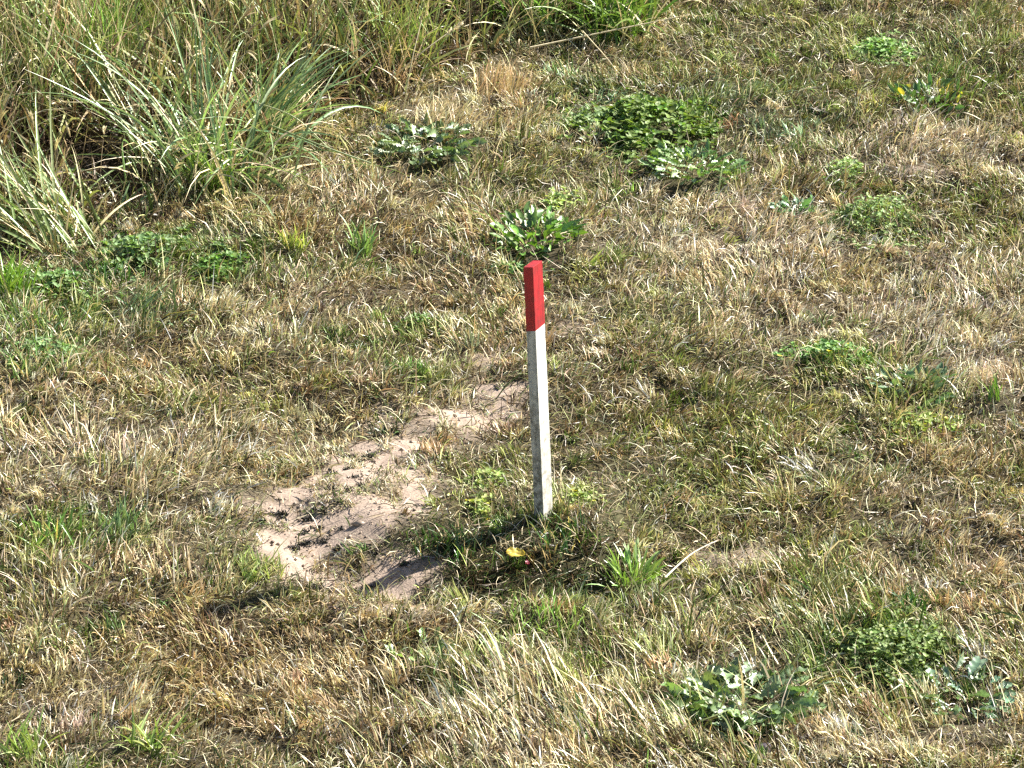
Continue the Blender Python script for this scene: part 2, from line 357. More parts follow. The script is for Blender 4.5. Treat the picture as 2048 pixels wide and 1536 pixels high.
# ------------------------------------------------------------------ the lawn
def lawn():
    B = Blades()
    def pop(n, box, dens):
        x, y = scatter(n, *box); keep = rng.random(n) < dens(x, y); return x[keep], y[keep]
    def common(x, y): return np.clip(1 - 1.25 * bare_at(x, y), 0, 1) * (1 - .78 * np.max([emask(x, y, e, .3, .9) for e in SHADE], axis=0)) * (1 - .55 * thin_at(x, y)) * infill(x, y) * (tall_depth(x, y) < .12)
    box = (-2.1, 2.1, -1.6, 4.2)
    flow = lambda x, y: 2 * np.pi * 1.6 * fbm(x, y, .28, 5, 2) + 1.0
    lowleft = ell(1150, 1420, 420, 150); lr = ell(1700, 1300, 300, 200)
    # matted dead fibres lying on the soil
    x, y = pop(270000, box, common); n = len(x); z = height(x, y); c, i = colours(x, y, n); c *= .5
    dead = rng.random(n) < .75; c[dead] = PAL[rng.choice([1, 2, 2, 2, 0, 2], dead.sum())] * rng.lognormal(-.6, .4, (dead.sum(), 1))
    B.add(np.stack([x, y, z + rng.uniform(0, .008, n)], 1), rng.uniform(0, 2 * np.pi, n), rng.uniform(1.1, 1.75, n), rng.normal(0, .5, n), rng.uniform(.015, .05, n),
          rng.uniform(.0013, .0032, n), 2, None, c * .85, c, floor=z, daz=rng.normal(0, .9, n))
    # short mown blades, combed by the flow field
    def dens(x, y): return common(x, y) * np.clip(2.2 * fbm(x, y, .06, 0, 2) - .35, .2, 1)
    x, y = pop(600000, box, dens); n = len(x); z = height(x, y); c, i = colours(x, y, n)
    az = flow(x, y) + rng.normal(0, .9, n)
    mm = np.maximum(emask(x, y, lowleft, .5), .8 * emask(x, y, lr, .5)); sel = rng.random(n) < mm * .75
    az[sel] = rng.normal(2.35, .35, sel.sum())
    ln = rng.lognormal(math.log(.0245), .36, n) * (.50 + 1.25 * np.clip(2.4 * fbm(x, y, .13, 6, 2) - .75, 0, 1)) * (.75 + .5 * fbm(x, y, .05, 1, 2)) * (1 + .45 * mm)
    inner = emask(x, y, ell(1010, 960, 330, 170), .3); ln *= 1 - .42 * inner
    near_stake = np.hypot(x, y) < .05; ln[near_stake] *= 1.25
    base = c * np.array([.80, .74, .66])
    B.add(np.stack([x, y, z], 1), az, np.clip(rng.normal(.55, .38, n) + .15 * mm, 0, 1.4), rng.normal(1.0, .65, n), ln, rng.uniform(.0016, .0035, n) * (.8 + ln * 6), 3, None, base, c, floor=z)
    # clumps that share a colour and a lean
    kx, ky = pop(7200, box, lambda x, y: common(x, y) * (.3 + .9 * fbm(x, y, .15, 4))); m = len(kx); per = 44; kc, _ = colours(kx, ky, m)
    ka = flow(kx, ky) + rng.normal(0, 1.2, m); mm = np.maximum(emask(kx, ky, lowleft, .5), .8 * emask(kx, ky, lr, .5)); ka = np.where(rng.random(m) < mm, rng.normal(2.35, .3, m), ka)
    kl = rng.lognormal(math.log(.032), .25, m) * (1 + .45 * mm) * (1 - .25 * emask(kx, ky, ell(1010, 960, 330, 170), .3)); kr = rng.uniform(.012, .04, m); rep = lambda q: np.repeat(q, per, axis=0); n = m * per
    th = rng.uniform(0, 6.28, n); rr = rep(kr) * np.sqrt(rng.random(n)); x = rep(kx) + rr * np.cos(th); y = rep(ky) + rr * np.sin(th); k = rng.random(n) > 1.6 * bare_at(x, y); z = height(x, y)
    c = rep(kc) * rng.lognormal(.05, .22, (n, 1)); s_ = rng.random(n) < .3; c[s_] = colours(x[s_], y[s_], s_.sum())[0]
    q = np.stack([x, y, z], 1)[k]; c = c[k]; n = len(q)
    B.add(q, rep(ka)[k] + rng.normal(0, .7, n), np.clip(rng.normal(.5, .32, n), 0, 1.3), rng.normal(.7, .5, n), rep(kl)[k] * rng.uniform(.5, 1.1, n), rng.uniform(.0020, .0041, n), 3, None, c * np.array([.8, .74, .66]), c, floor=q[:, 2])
    # thin curled wisps standing over the mat
    x, y = pop(42000, box, lambda x, y: common(x, y) * (.3 + fbm(x, y, .2, 3))); n = len(x); z = height(x, y); c, i = colours(x, y, n)
    s = rng.random(n) < .7; c[s] = PAL[rng.choice([0, 5, 7, 0], s.sum())] * rng.lognormal(.05, .15, (s.sum(), 1))
    mm = np.maximum(emask(x, y, lowleft, .5), .8 * emask(x, y, lr, .5)); az = rng.uniform(0, 2 * np.pi, n); sel = rng.random(n) < mm; az[sel] = rng.normal(2.35, .3, sel.sum())
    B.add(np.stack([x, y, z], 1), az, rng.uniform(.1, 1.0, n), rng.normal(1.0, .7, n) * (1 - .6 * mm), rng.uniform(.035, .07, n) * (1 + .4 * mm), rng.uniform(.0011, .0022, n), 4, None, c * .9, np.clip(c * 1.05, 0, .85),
          floor=z, daz=rng.normal(0, .8, n))
    # sparse little sprigs on the bare soil
    x, y = pop(150000, (-.7, .6, -.6, .9), lambda x, y: np.clip(bare_at(x, y) * 1.4, 0, 1) * (fbm(x, y, .05, 2, 2) > .60) * .75); n = len(x); z = height(x, y); c, i = colours(x, y, n)
    B.add(np.stack([x, y, z], 1), rng.uniform(0, 6.28, n), rng.uniform(.5, 1.5, n), rng.normal(.5, .5, n), rng.uniform(.008, .024, n), rng.uniform(.0012, .0024, n), 2, None, c * .75, c, floor=z)
    # coarser turf well outside the photographed ground
    x, y = scatter(150000, -6, 6, -4.5, 9); k = ((np.abs(x) > 2.0) | (y < -1.5) | (y > 4.1)) & (tall_depth(x, y) < .1); x = x[k]; y = y[k]; n = len(x); z = height(x, y); c, i = colours(x, y, n)
    B.add(np.stack([x, y, z], 1), rng.uniform(0, 6.28, n), rng.uniform(.2, 1.1, n), rng.normal(.7, .4, n), rng.uniform(.03, .07, n), rng.uniform(.005, .009, n), 2, None, c * .8, c, floor=z)
    tag(B.build('lawn_grass', M_GRASS), kind='stuff', label='short dry mown grass mixed straw and green covering the ground', cat='grass')
lawn()

# ------------------------------------------------------------------ the unmown grass, upper left
def tall():
    hole = ell(250, 335, 150, 55)
    B = Blades(); G = np.array
    pal = G([[.58, .49, .30], [.38, .28, .16], [.20, .12, .065], [.23, .26, .08], [.12, .19, .045], [.17, .25, .11], [.40, .41, .18]])
    def pts(n, box=(-1.9, 1.5, .7, 4.6), hk=.9):
        x, y = scatter(n, *box); d = tall_depth(x, y); half = 1.0 + .105 * (y + 1.1) + .25
        k = (d > 0) & (rng.random(n) < np.clip(1 - (np.abs(x) - half) / .3, .25, 1)) & (rng.random(n) < np.clip(2.6 * fbm(x, y, .11, 1, 2) - .65, .03, 1)) & (rng.random(n) > hk * emask(x, y, hole, .4, .6)); return x[k], y[k], d[k]
    def col(x, y, n, gr):
        g = fbm(x, y, .35, 3); p = rng.random(n)
        green = p < np.clip(gr + 1.0 * (g - .5), .05, .9); i = np.where(green, rng.choice([3, 4, 5, 6, 3], n), rng.choice([0, 1, 2, 0, 1], n))
        return np.clip(pal[i] * rng.lognormal(0, .34, (n, 1)), .01, .85)
    # matted dead leaves low down, coloured dark for the deep shade between stems
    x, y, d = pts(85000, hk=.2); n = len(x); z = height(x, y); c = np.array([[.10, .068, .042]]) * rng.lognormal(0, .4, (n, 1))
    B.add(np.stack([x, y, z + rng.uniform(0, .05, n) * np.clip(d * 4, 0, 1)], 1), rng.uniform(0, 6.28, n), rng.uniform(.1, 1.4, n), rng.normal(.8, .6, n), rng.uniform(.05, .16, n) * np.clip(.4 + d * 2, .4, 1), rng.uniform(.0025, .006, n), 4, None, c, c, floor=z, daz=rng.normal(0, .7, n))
    x, y, d = pts(24000); n = len(x); z = height(x, y); c = col(x, y, n, .35)
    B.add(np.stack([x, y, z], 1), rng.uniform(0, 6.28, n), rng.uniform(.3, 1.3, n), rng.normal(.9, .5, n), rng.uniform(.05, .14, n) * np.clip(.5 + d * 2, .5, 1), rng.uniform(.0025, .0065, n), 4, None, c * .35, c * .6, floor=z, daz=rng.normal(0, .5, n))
    # upright blades
    x, y, d = pts(37000); n = len(x); z = height(x, y); c = col(x, y, n, .5)
    hgt = np.clip(.10 + .5 * d, .10, .34) * rng.uniform(.5, 1.25, n)
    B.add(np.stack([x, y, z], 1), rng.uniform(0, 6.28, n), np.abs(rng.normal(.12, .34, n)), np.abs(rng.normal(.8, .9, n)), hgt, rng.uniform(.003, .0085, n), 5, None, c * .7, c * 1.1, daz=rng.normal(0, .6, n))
    # thin stalks with seed heads
    x, y, d = pts(6500); n = len(x); z = height(x, y); c = pal[rng.choice([0, 1, 0, 6, 1], n)] * rng.lognormal(0, .15, (n, 1))
    hgt = np.clip(.16 + .6 * d, .16, .48) * rng.uniform(.6, 1.2, n)
    tip, a, ph = B.add(np.stack([x, y, z], 1), rng.uniform(0, 6.28, n), np.abs(rng.normal(.06, .1, n)), np.abs(rng.normal(.35, .3, n)), hgt, rng.uniform(.0014, .0022, n), 5, None, c * .8, c, kind='stalk')
    hd = rng.random(n) < .55; t = tip[hd]; a = a[hd]; ph = ph[hd]; m = len(t); cc = pal[rng.choice([0, 0, 1, 6], m)] * rng.lognormal(.1, .12, (m, 1))
    for q in range(3):
        B.add(t, a + rng.normal(0, .15, m), ph + rng.normal(.1, .12, m), rng.uniform(.3, .9, m), rng.uniform(.03, .06, m), rng.uniform(.004, .007, m), 4, q * 1.05, cc * .9, cc, kind='ovate')
    # beyond the frame
    x, y = scatter(60000, -6, 5, 1, 9); d = tall_depth(x, y); k = (d > 0) & ((y > 4.5) | (x < -1.85)); x = x[k]; y = y[k]; n = len(x); z = height(x, y); c = col(x, y, n, .45)
    B.add(np.stack([x, y, z], 1), rng.uniform(0, 6.28, n), np.abs(rng.normal(.12, .14, n)), np.abs(rng.normal(.5, .4, n)), rng.uniform(.2, .42, n), rng.uniform(.005, .009, n), 3, None, c * .7, c)
    tag(B.build('tall_grass', M_TALL), kind='stuff', label='unmown tall grass with dry seed heads filling the upper left', cat='grass')
tall()

# ------------------------------------------------------------------ tufts, tussocks and weeds
def tint(base, n, s=.16): return np.clip(np.array(base)[None] * rng.lognormal(0, s, (n, 1)) * rng.normal(1, .06, (n, 3)), .01, .85)

def tuft(name, cat, label, px, py, n, L, W, lean=(.1, .7), curl=(.2, .9), az=None, spread=.03, col=(.16, .26, .07), dry=0.0, S=5, group=None, K=3, mat=None):
    p = at(px, py); B = Blades()
    a = rng.uniform(0, 6.28, n) if az is None else rng.normal(az[0], az[1], n)
    r = spread * rng.random(n) ** .75; th = rng.uniform(0, 6.28, n); x = p.x + r * np.cos(th); y = p.y + r * np.sin(th); z = height(x, y)
    c = tint(col, n); k = rng.random(n) < dry; c[k] = tint((.58, .47, .26), k.sum())
    ln = rng.uniform(L * .5, L, n)
    B.add(np.stack([x, y, z], 1), a, rng.uniform(*lean, n), rng.uniform(*curl, n), ln, rng.uniform(W * .65, W, n), S, rng.normal(0, .5, n), c * np.array([.8, .85, .7]), c, K=K, fold=.4, floor=z + .001, daz=rng.normal(0, .25, n))
    o = B.build(name, mat or (M_GRASS if col[0] > .5 else M_TUFT), True, loc=tuple(p)); return tag(o, label, cat, group)

GREEN = (.14, .25, .055); BLUEG = (.22, .31, .15); YEL = (.36, .42, .09); PALE = (.38, .46, .20); DARK = (.055, .13, .03); STRAW = (.66, .54, .35)
g_tus = 'tall grass tussocks at the edge of the unmown grass'
def tussock(label, parts):
    """an Empty at the crown carrying one mesh per kind of blade"""
    p = at(*parts[0][1][:2]); e = bpy.data.objects.new('grass_tussock', None); sc.collection.objects.link(e); e.location = p; tag(e, label, 'tussock', g_tus)
    for nm, a, kw in parts:
        if nm == 'dry_blades': kw['mat'] = M_GRASS
        o = tuft(nm, None, None, *a, **kw); o.location = Vector(o.location) - p; o.parent = e
    return e
tussock('big blue green grass tussock arching both ways over the dark hollow in the unmown grass', [
    ('green_blades', (385, 365, 75, .50, .0085), dict(lean=(.0, .9), curl=(.2, 2.4), az=(2.0, 1.3), spread=.17, col=BLUEG, S=9)),
    ('right_blades', (450, 365, 38, .48, .009), dict(lean=(.1, 1.0), curl=(.2, 2.3), az=(.5, 1.5), spread=.18, col=BLUEG, S=9)),
    ('dry_blades', (410, 372, 130, .36, .006), dict(lean=(.1, 1.2), curl=(.2, 2.3), spread=.19, col=STRAW, S=6)),
    ('yellow_blades', (420, 385, 40, .26, .006), dict(lean=(.1, .7), curl=(.3, 1.0), spread=.05, col=(.26, .36, .08), S=6))])
tussock('pale green grass tussock at the left edge with long blades leaning out of the picture', [
    ('green_blades', (125, 485, 64, .42, .0085), dict(lean=(.45, 1.2), curl=(.0, 1.0), az=(2.6, .42), spread=.12, col=(.24, .31, .13), S=8)),
    ('dry_blades', (110, 485, 70, .30, .006), dict(lean=(.3, 1.2), curl=(.2, 1.2), az=(2.6, .7), spread=.10, col=STRAW, S=7))])
tussock('bright green grass tussock at the top middle beside the long lying stalk', [
    ('green_blades', (1235, 75, 130, .33, .009), dict(lean=(.1, .8), curl=(.3, 1.3), spread=.10, col=(.16, .26, .06), S=8)),
    ('dry_blades', (1235, 80, 40, .22, .005), dict(lean=(.2, .9), curl=(.2, .9), spread=.10, col=STRAW, S=6))])
tussock('green grass tussock reaching the top of the picture left of the bright one', [
    ('green_blades', (1060, 60, 90, .34, .008), dict(lean=(.1, .8), curl=(.3, 1.2), spread=.08, col=(.18, .30, .09), S=8)),
    ('dry_blades', (1050, 70, 50, .25, .005), dict(lean=(.2, 1.0), curl=(.2, 1.1), spread=.09, col=STRAW, S=6))])
tussock('loose green tussock behind the big one near the top left corner', [
    ('green_blades', (190, 190, 90, .42, .008), dict(lean=(.0, .5), curl=(.2, 1.0), spread=.09, col=(.18, .30, .08), S=8)),
    ('dry_blades', (150, 200, 60, .42, .004), dict(lean=(.0, .4), curl=(.1, .7), spread=.12, col=STRAW, S=7))])
tussock('blue green tussock bending rightwards just right of the big tussock', [
    ('green_blades', (520, 300, 60, .40, .009), dict(lean=(.1, .7), curl=(.3, 1.6), az=(.6, .9), spread=.06, col=BLUEG, S=9)),
    ('dry_blades', (540, 290, 50, .30, .005), dict(lean=(.2, 1.0), curl=(.4, 1.4), spread=.08, col=STRAW, S=7))])
tussock('fine olive tussock in the unmown grass above the pale glossy rosette', [
    ('green_blades', (800, 140, 90, .30, .005), dict(lean=(.0, .6), curl=(.2, 1.0), spread=.10, col=(.26, .32, .11), S=7)),
    ('dry_blades', (780, 170, 80, .20, .0045), dict(lean=(.1, 1.0), curl=(.2, 1.2), spread=.10, col=(.60, .44, .27), S=6))])

T = lambda *a, **k: tuft('grass_tuft', 'grass tuft', *a, **k)
T('stiff straw stubble tuft with an orange base below the bright green tussock', 1000, 185, 160, .085, .004, lean=(.1, .7), curl=(.0, .5), az=(.9, .7), spread=.07, col=(.66, .50, .30))
T('straw tuft right of the pale glossy rosette under the unmown grass', 880, 245, 150, .08, .004, lean=(.3, .9), curl=(.1, .6), az=(.6, .8), spread=.08, col=(.68, .56, .36))
T('broad bladed green tuft left of the red top above the trodden lawn', 725, 505, 34, .09, .007, spread=.03, col=(.22, .33, .12))
T('yellow green tuft between the leafy patch and the broad bladed tuft', 585, 500, 40, .085, .006, spread=.03, col=(.34, .40, .12), dry=.2)
T('upright lime green tuft on the left edge below the sweeping tussock', 25, 590, 55, .14, .007, lean=(.0, .6), spread=.05, col=(.19, .31, .05))
T('single wide yellow green blade lying right behind the red top', 1165, 545, 5, .09, .008, lean=(.9, 1.2), curl=(.1, .3), az=(.6, .3), spread=.01, col=(.40, .50, .10))
T('small bright green tuft at the top of the worn ring', 825, 745, 60, .04, .004, spread=.035, col=(.16, .30, .06))
T('green wide bladed tuft near the left edge level with the worn ring', 110, 1085, 60, .075, .006, spread=.07, col=GREEN, dry=.15)
T('blue green upright tuft just left of the worn ring', 232, 1075, 50, .085, .006, lean=(.0, .5), az=(.9, 1.2), spread=.035, col=BLUEG)
T('green tuft of flattened blades at the bottom left', 310, 1490, 34, .09, .0075, lean=(.3, 1.1), spread=.05, col=(.30, .38, .12), dry=.2)
T('pale green tuft in the bottom left corner', 40, 1510, 34, .09, .007, lean=(.1, .8), spread=.05, col=(.30, .40, .14))
T('small green tuft at the lower rim of the worn ring', 515, 1150, 40, .055, .0045, lean=(.0, .5), spread=.05, col=PALE)
T('bright green tuft below the shaded hollow in front of the stake', 1090, 1235, 70, .055, .0045, lean=(.0, .5), spread=.08, col=(.24, .38, .10))
T('blue green combed tuft on the left side above the broad lawn', 290, 620, 50, .07, .006, lean=(.3, .9), az=(1.0, .7), spread=.05, col=BLUEG)
T('small tuft of green blades on the bare soil of the ring', 720, 1125, 22, .035, .0035, lean=(.2, 1.1), spread=.02, col=GREEN)
T('green tuft on the right edge below the straw patch', 1985, 800, 14, .07, .005, lean=(.0, .4), spread=.02, col=GREEN)
T('pale tuft of dry blades far right above the orange patch', 1640, 870, 60, .06, .004, lean=(.4, 1.2), spread=.04, col=(.66, .60, .42))
T('dark green tuft near the right edge under the clover', 1830, 1215, 40, .06, .005, lean=(.0, .6), spread=.04, col=DARK)
T('dark green tuft right of the plantain under the short grass', 1690, 1170, 50, .06, .005, lean=(.1, .8), spread=.05, col=DARK)
T('light green tuft below the clover patch at the top right', 1900, 150, 50, .06, .004, spread=.06, col=GREEN)
T('small upright green tuft left of the dark green rosette', 905, 475, 20, .05, .005, spread=.02, col=GREEN)

T('dense green tuft at the left edge below the lime green tuft', 60, 655, 90, .075, .005, spread=.09, col=(.15, .25, .07), dry=.15)
T('blue green flattened tuft between the left edge and the pale lawn', 165, 640, 70, .07, .006, lean=(.4, 1.2), az=(.6, 1.0), spread=.07, col=BLUEG, dry=.2)
T('deep green tuft in front of the pale leaved clover on the left', 215, 560, 80, .06, .005, spread=.08, col=DARK, dry=.15)
T('green tuft low on the left edge above the pale lawn', 40, 735, 70, .06, .005, spread=.08, col=(.14, .23, .08), dry=.2)
T('deep green tuft on the inner bank of the hollow left of the yellow leaf', 900, 1095, 110, .045, .004, spread=.07, col=DARK, dry=.2)
T('deep green tuft on the bank just right of the yellow leaf', 1120, 1120, 80, .045, .004, spread=.06, col=DARK, dry=.3)

# tufts round the foot of the stake, hiding its edge in the turf
p0 = Vector((0, 0, H0)); B = Blades(); n = 150; th = rng.uniform(0, 6.28, n); r = rng.uniform(.022, .05, n); x = r * np.cos(th) + .003; y = r * np.sin(th) + .012; z = height(x, y); c, _ = colours(x, y, n)
B.add(np.stack([x, y, z], 1), rng.uniform(0, 6.28, n), rng.uniform(0, .6, n), rng.uniform(.0, .8, n), rng.uniform(.02, .045, n), .0028, 4, None, c * .8, c, floor=z)
tag(B.build('grass_tuft', M_TUFT, True, loc=(0, 0, H0)), 'ring of dry grass blades round the foot of the stake', 'grass tuft')

def rosette(label, px, py, n, L, W, kind='dock', lean=(.7, 1.35), curl=(.15, .7), col=(.10, .19, .06), spread=.02, mat=None, squash=1.0, name='weed_rosette', S=8, fold=.45, up=.012, yellow=0):
    p = at(px, py); B = Blades(); th = rng.uniform(0, 6.28, n); r = spread * np.sqrt(rng.random(n))
    x = p.x + r * np.cos(th); y = p.y + r * np.sin(th) * squash; z = height(x, y) + up * rng.random(n)
    c = tint(col, n, .22)
    if yellow: k = rng.random(n) < yellow; c[k] = tint((.55, .52, .08), k.sum())
    S = 16 if kind == 'lobed' else S
    B.add(np.stack([x, y, z], 1), th + rng.normal(0, .6, n), rng.uniform(*lean, n), rng.uniform(*curl, n), rng.uniform(L * .4, L, n), rng.uniform(W * .5, W, n), S, rng.normal(0, .6, n), c * .9, c,
          kind=kind, K=3, fold=fold, floor=z, daz=rng.normal(0, .35, n), wav=.10)
    return tag(B.build(name, mat or M_LEAF, True, loc=tuple(p)), label, 'weed')

rosette('pale glossy dandelion rosette below the unmown grass with leaves shining white', 850, 300, 130, .060, .019, 'lobed', lean=(.95, 1.5), curl=(.0, .8), col=(.17, .24, .11), spread=.095, up=.03)
rosette('glossy rosette of long toothed leaves right of the green clover patch', 1395, 348, 130, .06, .015, 'lobed', lean=(.8, 1.3), curl=(.2, .6), col=(.15, .25, .07), spread=.095, up=.03)
rosette('dark green rosette of broad leaves just behind the red top of the stake', 1072, 482, 150, .055, .017, 'dock', lean=(.3, 1.25), curl=(.3, .9), col=(.13, .24, .04), spread=.085, up=.03)
rosette('small flat toothed rosette in the straw on the right', 1590, 430, 40, .055, .014, 'lobed', col=(.12, .23, .10), spread=.04, up=.02)
rosette('large rosette of shining pale leaves near the bottom right', 1485, 1412, 170, .068, .024, 'lobed', lean=(.95, 1.5), curl=(.0, .8), col=(.16, .24, .10), spread=.10, up=.02)
rosette('sparse broken rosette of pale leaves at the bottom right edge', 1930, 1405, 44, .065, .021, 'lobed', lean=(1.0, 1.45), curl=(.0, .4), col=(.15, .24, .14), spread=.075, up=.03)
rosette('plantain with upright strap leaves right of the shaded hollow', 1262, 1172, 80, .085, .0065, 'dock', lean=(.1, .9), curl=(.1, .6), col=(.24, .36, .10), spread=.035)
rosette('light green weed with small round leaves in the lower middle', 855, 1325, 60, .026, .013, 'ovate', lean=(.5, 1.3), curl=(.1, .4), col=(.30, .42, .16), spread=.07, up=.02, S=5)
rosette('leafy weed with dark round leaves near the top right', 1855, 215, 110, .036, .015, 'ovate', lean=(.2, 1.2), curl=(.1, .6), col=(.10, .20, .05), spread=.085, up=.03, S=5, yellow=.1)
rosette('small weed with pale leaves left of the straw patch on the right side', 1830, 775, 90, .040, .014, 'ovate', lean=(.5, 1.3), curl=(.1, .4), col=(.13, .22, .10), spread=.085, up=.02, S=5)

def leafy(label, px, py, rx, ry, n, hmax, leaf, col, name='clover_patch', cat='clover', yellow=0., tri=True, nzs=.06):
    """stalked leaflets over an uneven patch of ground"""
    e = ell(px, py, rx, ry); p = at(px, py); x = rng.uniform(e[0] - e[2] * 1.7, e[0] + e[2] * 1.7, n * 5); y = rng.uniform(e[1] - e[3] * 1.7, e[1] + e[3] * 1.7, n * 5)
    m = emask(x, y, e, .5, 1.5) ** 1.3; k = (rng.random(len(x)) < m * np.clip(2.6 * fbm(x, y, nzs, 2, 2) - .6, .14, 1)); x = x[k][:n]; y = y[k][:n]; n = len(x); z = height(x, y)
    dome = np.clip(1 - ((x - e[0]) / e[2]) ** 2 - ((y - e[1]) / e[3]) ** 2, .25, 1)
    B = Blades(); c = tint(col, n, .2)
    if yellow: k = rng.random(n) < yellow; c[k] = tint((.55, .50, .07), k.sum())
    tip, a, ph = B.add(np.stack([x, y, z], 1), rng.uniform(0, 6.28, n), rng.uniform(.0, .5, n), rng.uniform(0, .5, n), rng.uniform(.4, 1, n) * hmax * dome, .0018, 3, 0, c * .8, c, kind='stalk')
    h = n // 2; B.add(np.stack([x, y, z + .003], 1)[:h], np.arctan2(e[1] - y[:h], e[0] - x[:h]) + rng.normal(0, .9, h), 1.45, 0., rng.uniform(.03, .09, h), .0018, 6, 0, c[:h] * .7, c[:h] * .7, kind='stalk', daz=rng.normal(0, .8, h), floor=z[:h] + .002)
    a0 = rng.uniform(0, 6.28, n); tl = rng.uniform(-.25, .25, n)
    for q in range(3 if tri else 2):
        B.add(tip, a0 + q * (2.09 if tri else 3.14), np.clip(1.35 + rng.normal(0, .3, n), .5, 1.9), rng.normal(.25, .3, n), leaf * rng.uniform(.6, 1.1, n), leaf * .8 * rng.uniform(.6, 1.1, n), 4, tl + rng.normal(0, .3, n), c, c, kind='ovate', K=3, fold=.35)
    return tag(B.build(name, M_CLOV, True, loc=tuple(p)), label, cat)

leafy('large bright green clover patch in the upper right of the lawn', 1290, 245, 120, 52, 900, .06, .016, (.14, .215, .05))
leafy('blue green loose clover left of the bright green patch', 1180, 215, 70, 34, 260, .04, .013, (.18, .26, .10))
leafy('dark leafy patch with small shiny leaves in front of the big tussock', 445, 507, 75, 28, 420, .035, .012, (.13, .23, .06))
leafy('pale leaved clover spreading between the tussock and the dark leafy patch', 300, 480, 130, 48, 480, .04, .014, (.17, .26, .10))
leafy('low clover on the left edge under the sweeping grass blades', 110, 555, 100, 40, 300, .04, .013, (.17, .28, .10))
leafy('bushy small leaved weed in the pink straw on the right', 1765, 425, 85, 45, 480, .065, .010, (.20, .28, .10), name='bushy_weed', cat='weed', tri=False)
leafy('small bushy weed below the dark round leaved weed at the upper right', 1695, 325, 42, 24, 160, .045, .010, (.25, .35, .13), name='bushy_weed', cat='weed', tri=False)
leafy('light green clover patch near the top right corner', 1765, 78, 75, 26, 300, .035, .012, (.19, .31, .09))
leafy('broad bushy clover above the shining rosette at the lower right', 1795, 1305, 135, 62, 900, .06, .010, (.17, .235, .075))
leafy('low green weed patch right of the stake top', 1668, 700, 78, 26, 380, .045, .010, (.17, .30, .09), name='bushy_weed', cat='weed', yellow=.04)
leafy('yellow green weed patch right of the dark olive lawn', 1850, 830, 85, 26, 200, .035, .012, (.26, .34, .09), name='bushy_weed', cat='weed', yellow=.12)
leafy('little clover sprig left behind the stake shaft', 975, 935, 42, 20, 90, .03, .011, (.28, .36, .11))
leafy('little yellow green clover sprig right of the foot of the stake', 1155, 1000, 34, 18, 60, .03, .011, (.30, .36, .11), yellow=.1)
leafy('small clover sprig left of the foot of the stake', 965, 1005, 26, 15, 45, .03, .010, (.30, .36, .11), yellow=.1)
leafy('flat olive weed left of the red top of the stake', 845, 625, 55, 22, 150, .03, .011, (.14, .24, .07), name='bushy_weed', cat='weed')
leafy('green weeds among the tall blades between the rosettes', 1120, 375, 55, 24, 110, .045, .011, (.32, .40, .14), name='bushy_weed', cat='weed')
leafy('green clover at the left edge above the pale lawn', 100, 680, 90, 34, 220, .03, .011, (.18, .30, .11))
leafy('dark green leafy bit below the dark rosette behind the stake', 1030, 508, 60, 14, 160, .025, .011, (.12, .22, .08))

# ------------------------------------------------------------------ long single stalks
def stalk(label, pts, r, col, head=None):
    P = [atz(px, py, h + hz(atz(px, py, h).x, atz(px, py, h).y)) for px, py, h in pts]
    Q = []
    for i in range(len(P) - 1):
        a = P[max(i - 1, 0)]; b = P[i]; c = P[i + 1]; d = P[min(i + 2, len(P) - 1)]
        for s in range(6):
            t = s / 6; Q.append(.5 * ((2 * b) + (c - a) * t + (2 * a - 5 * b + 4 * c - d) * t * t + (3 * b - a - 3 * c + d) * t ** 3))
    Q.append(P[-1]); base = Q[0]; n = len(Q); V = []; F = []
    for i, q in enumerate(Q):
        d = (Q[min(i + 1, n - 1)] - Q[max(i - 1, 0)]).normalized(); s = d.cross(Vector((0, 1, .2))).normalized(); u = d.cross(s); rr = r * (1 - .45 * i / n)
        for k in range(5): V.append(q - base + s * rr * math.cos(k * 1.2566) + u * rr * math.sin(k * 1.2566))
    for i in range(n - 1):
        for k in range(5): F.append((i * 5 + k, i * 5 + (k + 1) % 5, i * 5 + 5 + (k + 1) % 5, i * 5 + 5 + k))
    V = np.array([tuple(v) for v in V]); F = np.array(F)
    e = bpy.data.objects.new('grass_stalk', None); sc.collection.objects.link(e); e.location = base; tag(e, label, 'grass stalk', 'long single stalks over the grass')
    mesh_from('stem', V, F.ravel(), np.arange(len(F)) * 4, np.full(len(F), 4), np.tile(np.array(col), (len(V), 1)), M_DRY, True, e)
    if head:
        B = Blades(); d = (Q[-1] - Q[-4]).normalized(); hl = head; m = 46
        tt = rng.random(m); pt = np.array([tuple(Q[-1] - base + d * hl * (t - .75)) for t in tt]); a = math.atan2(d.y, d.x); ph = math.acos(max(-1, min(1, d.z)))
        B.add(pt, a + rng.normal(0, .4, m), ph + rng.normal(0, .4, m), rng.normal(0, .2, m), rng.uniform(.008, .014, m), rng.uniform(.0025, .004, m), 3, rng.uniform(0, 3, m), np.array(col), np.clip(np.array(col) * 1.15, 0, .85), kind='ovate')
        B.build('seed_head', M_DRY, True, e)
SC = (.72, .62, .40)
stalk('pale stalk slanting up to the right out of the unmown grass', [(770, 170, .02), (840, 108, .10), (915, 52, .16)], .0022, SC, .05)
stalk('long pale stalk lying almost level below the bright green tussock', [(1060, 95, .03), (1180, 70, .07), (1356, 34, .09)], .0028, SC, .10)
stalk('thin pale stalk standing upright by the slanting one', [(805, 235, .0), (822, 130, .13), (843, 40, .22)], .0018, SC, None)
stalk('thin stalk standing straight up at the top middle', [(938, 110, .02), (940, 50, .1), (937, -20, .2)], .0016, (.60, .48, .30), .04)
stalk('brown stalk leaning in the upper left corner', [(85, 250, .0), (100, 120, .16), (118, 10, .30)], .0018, (.55, .36, .22), .05)
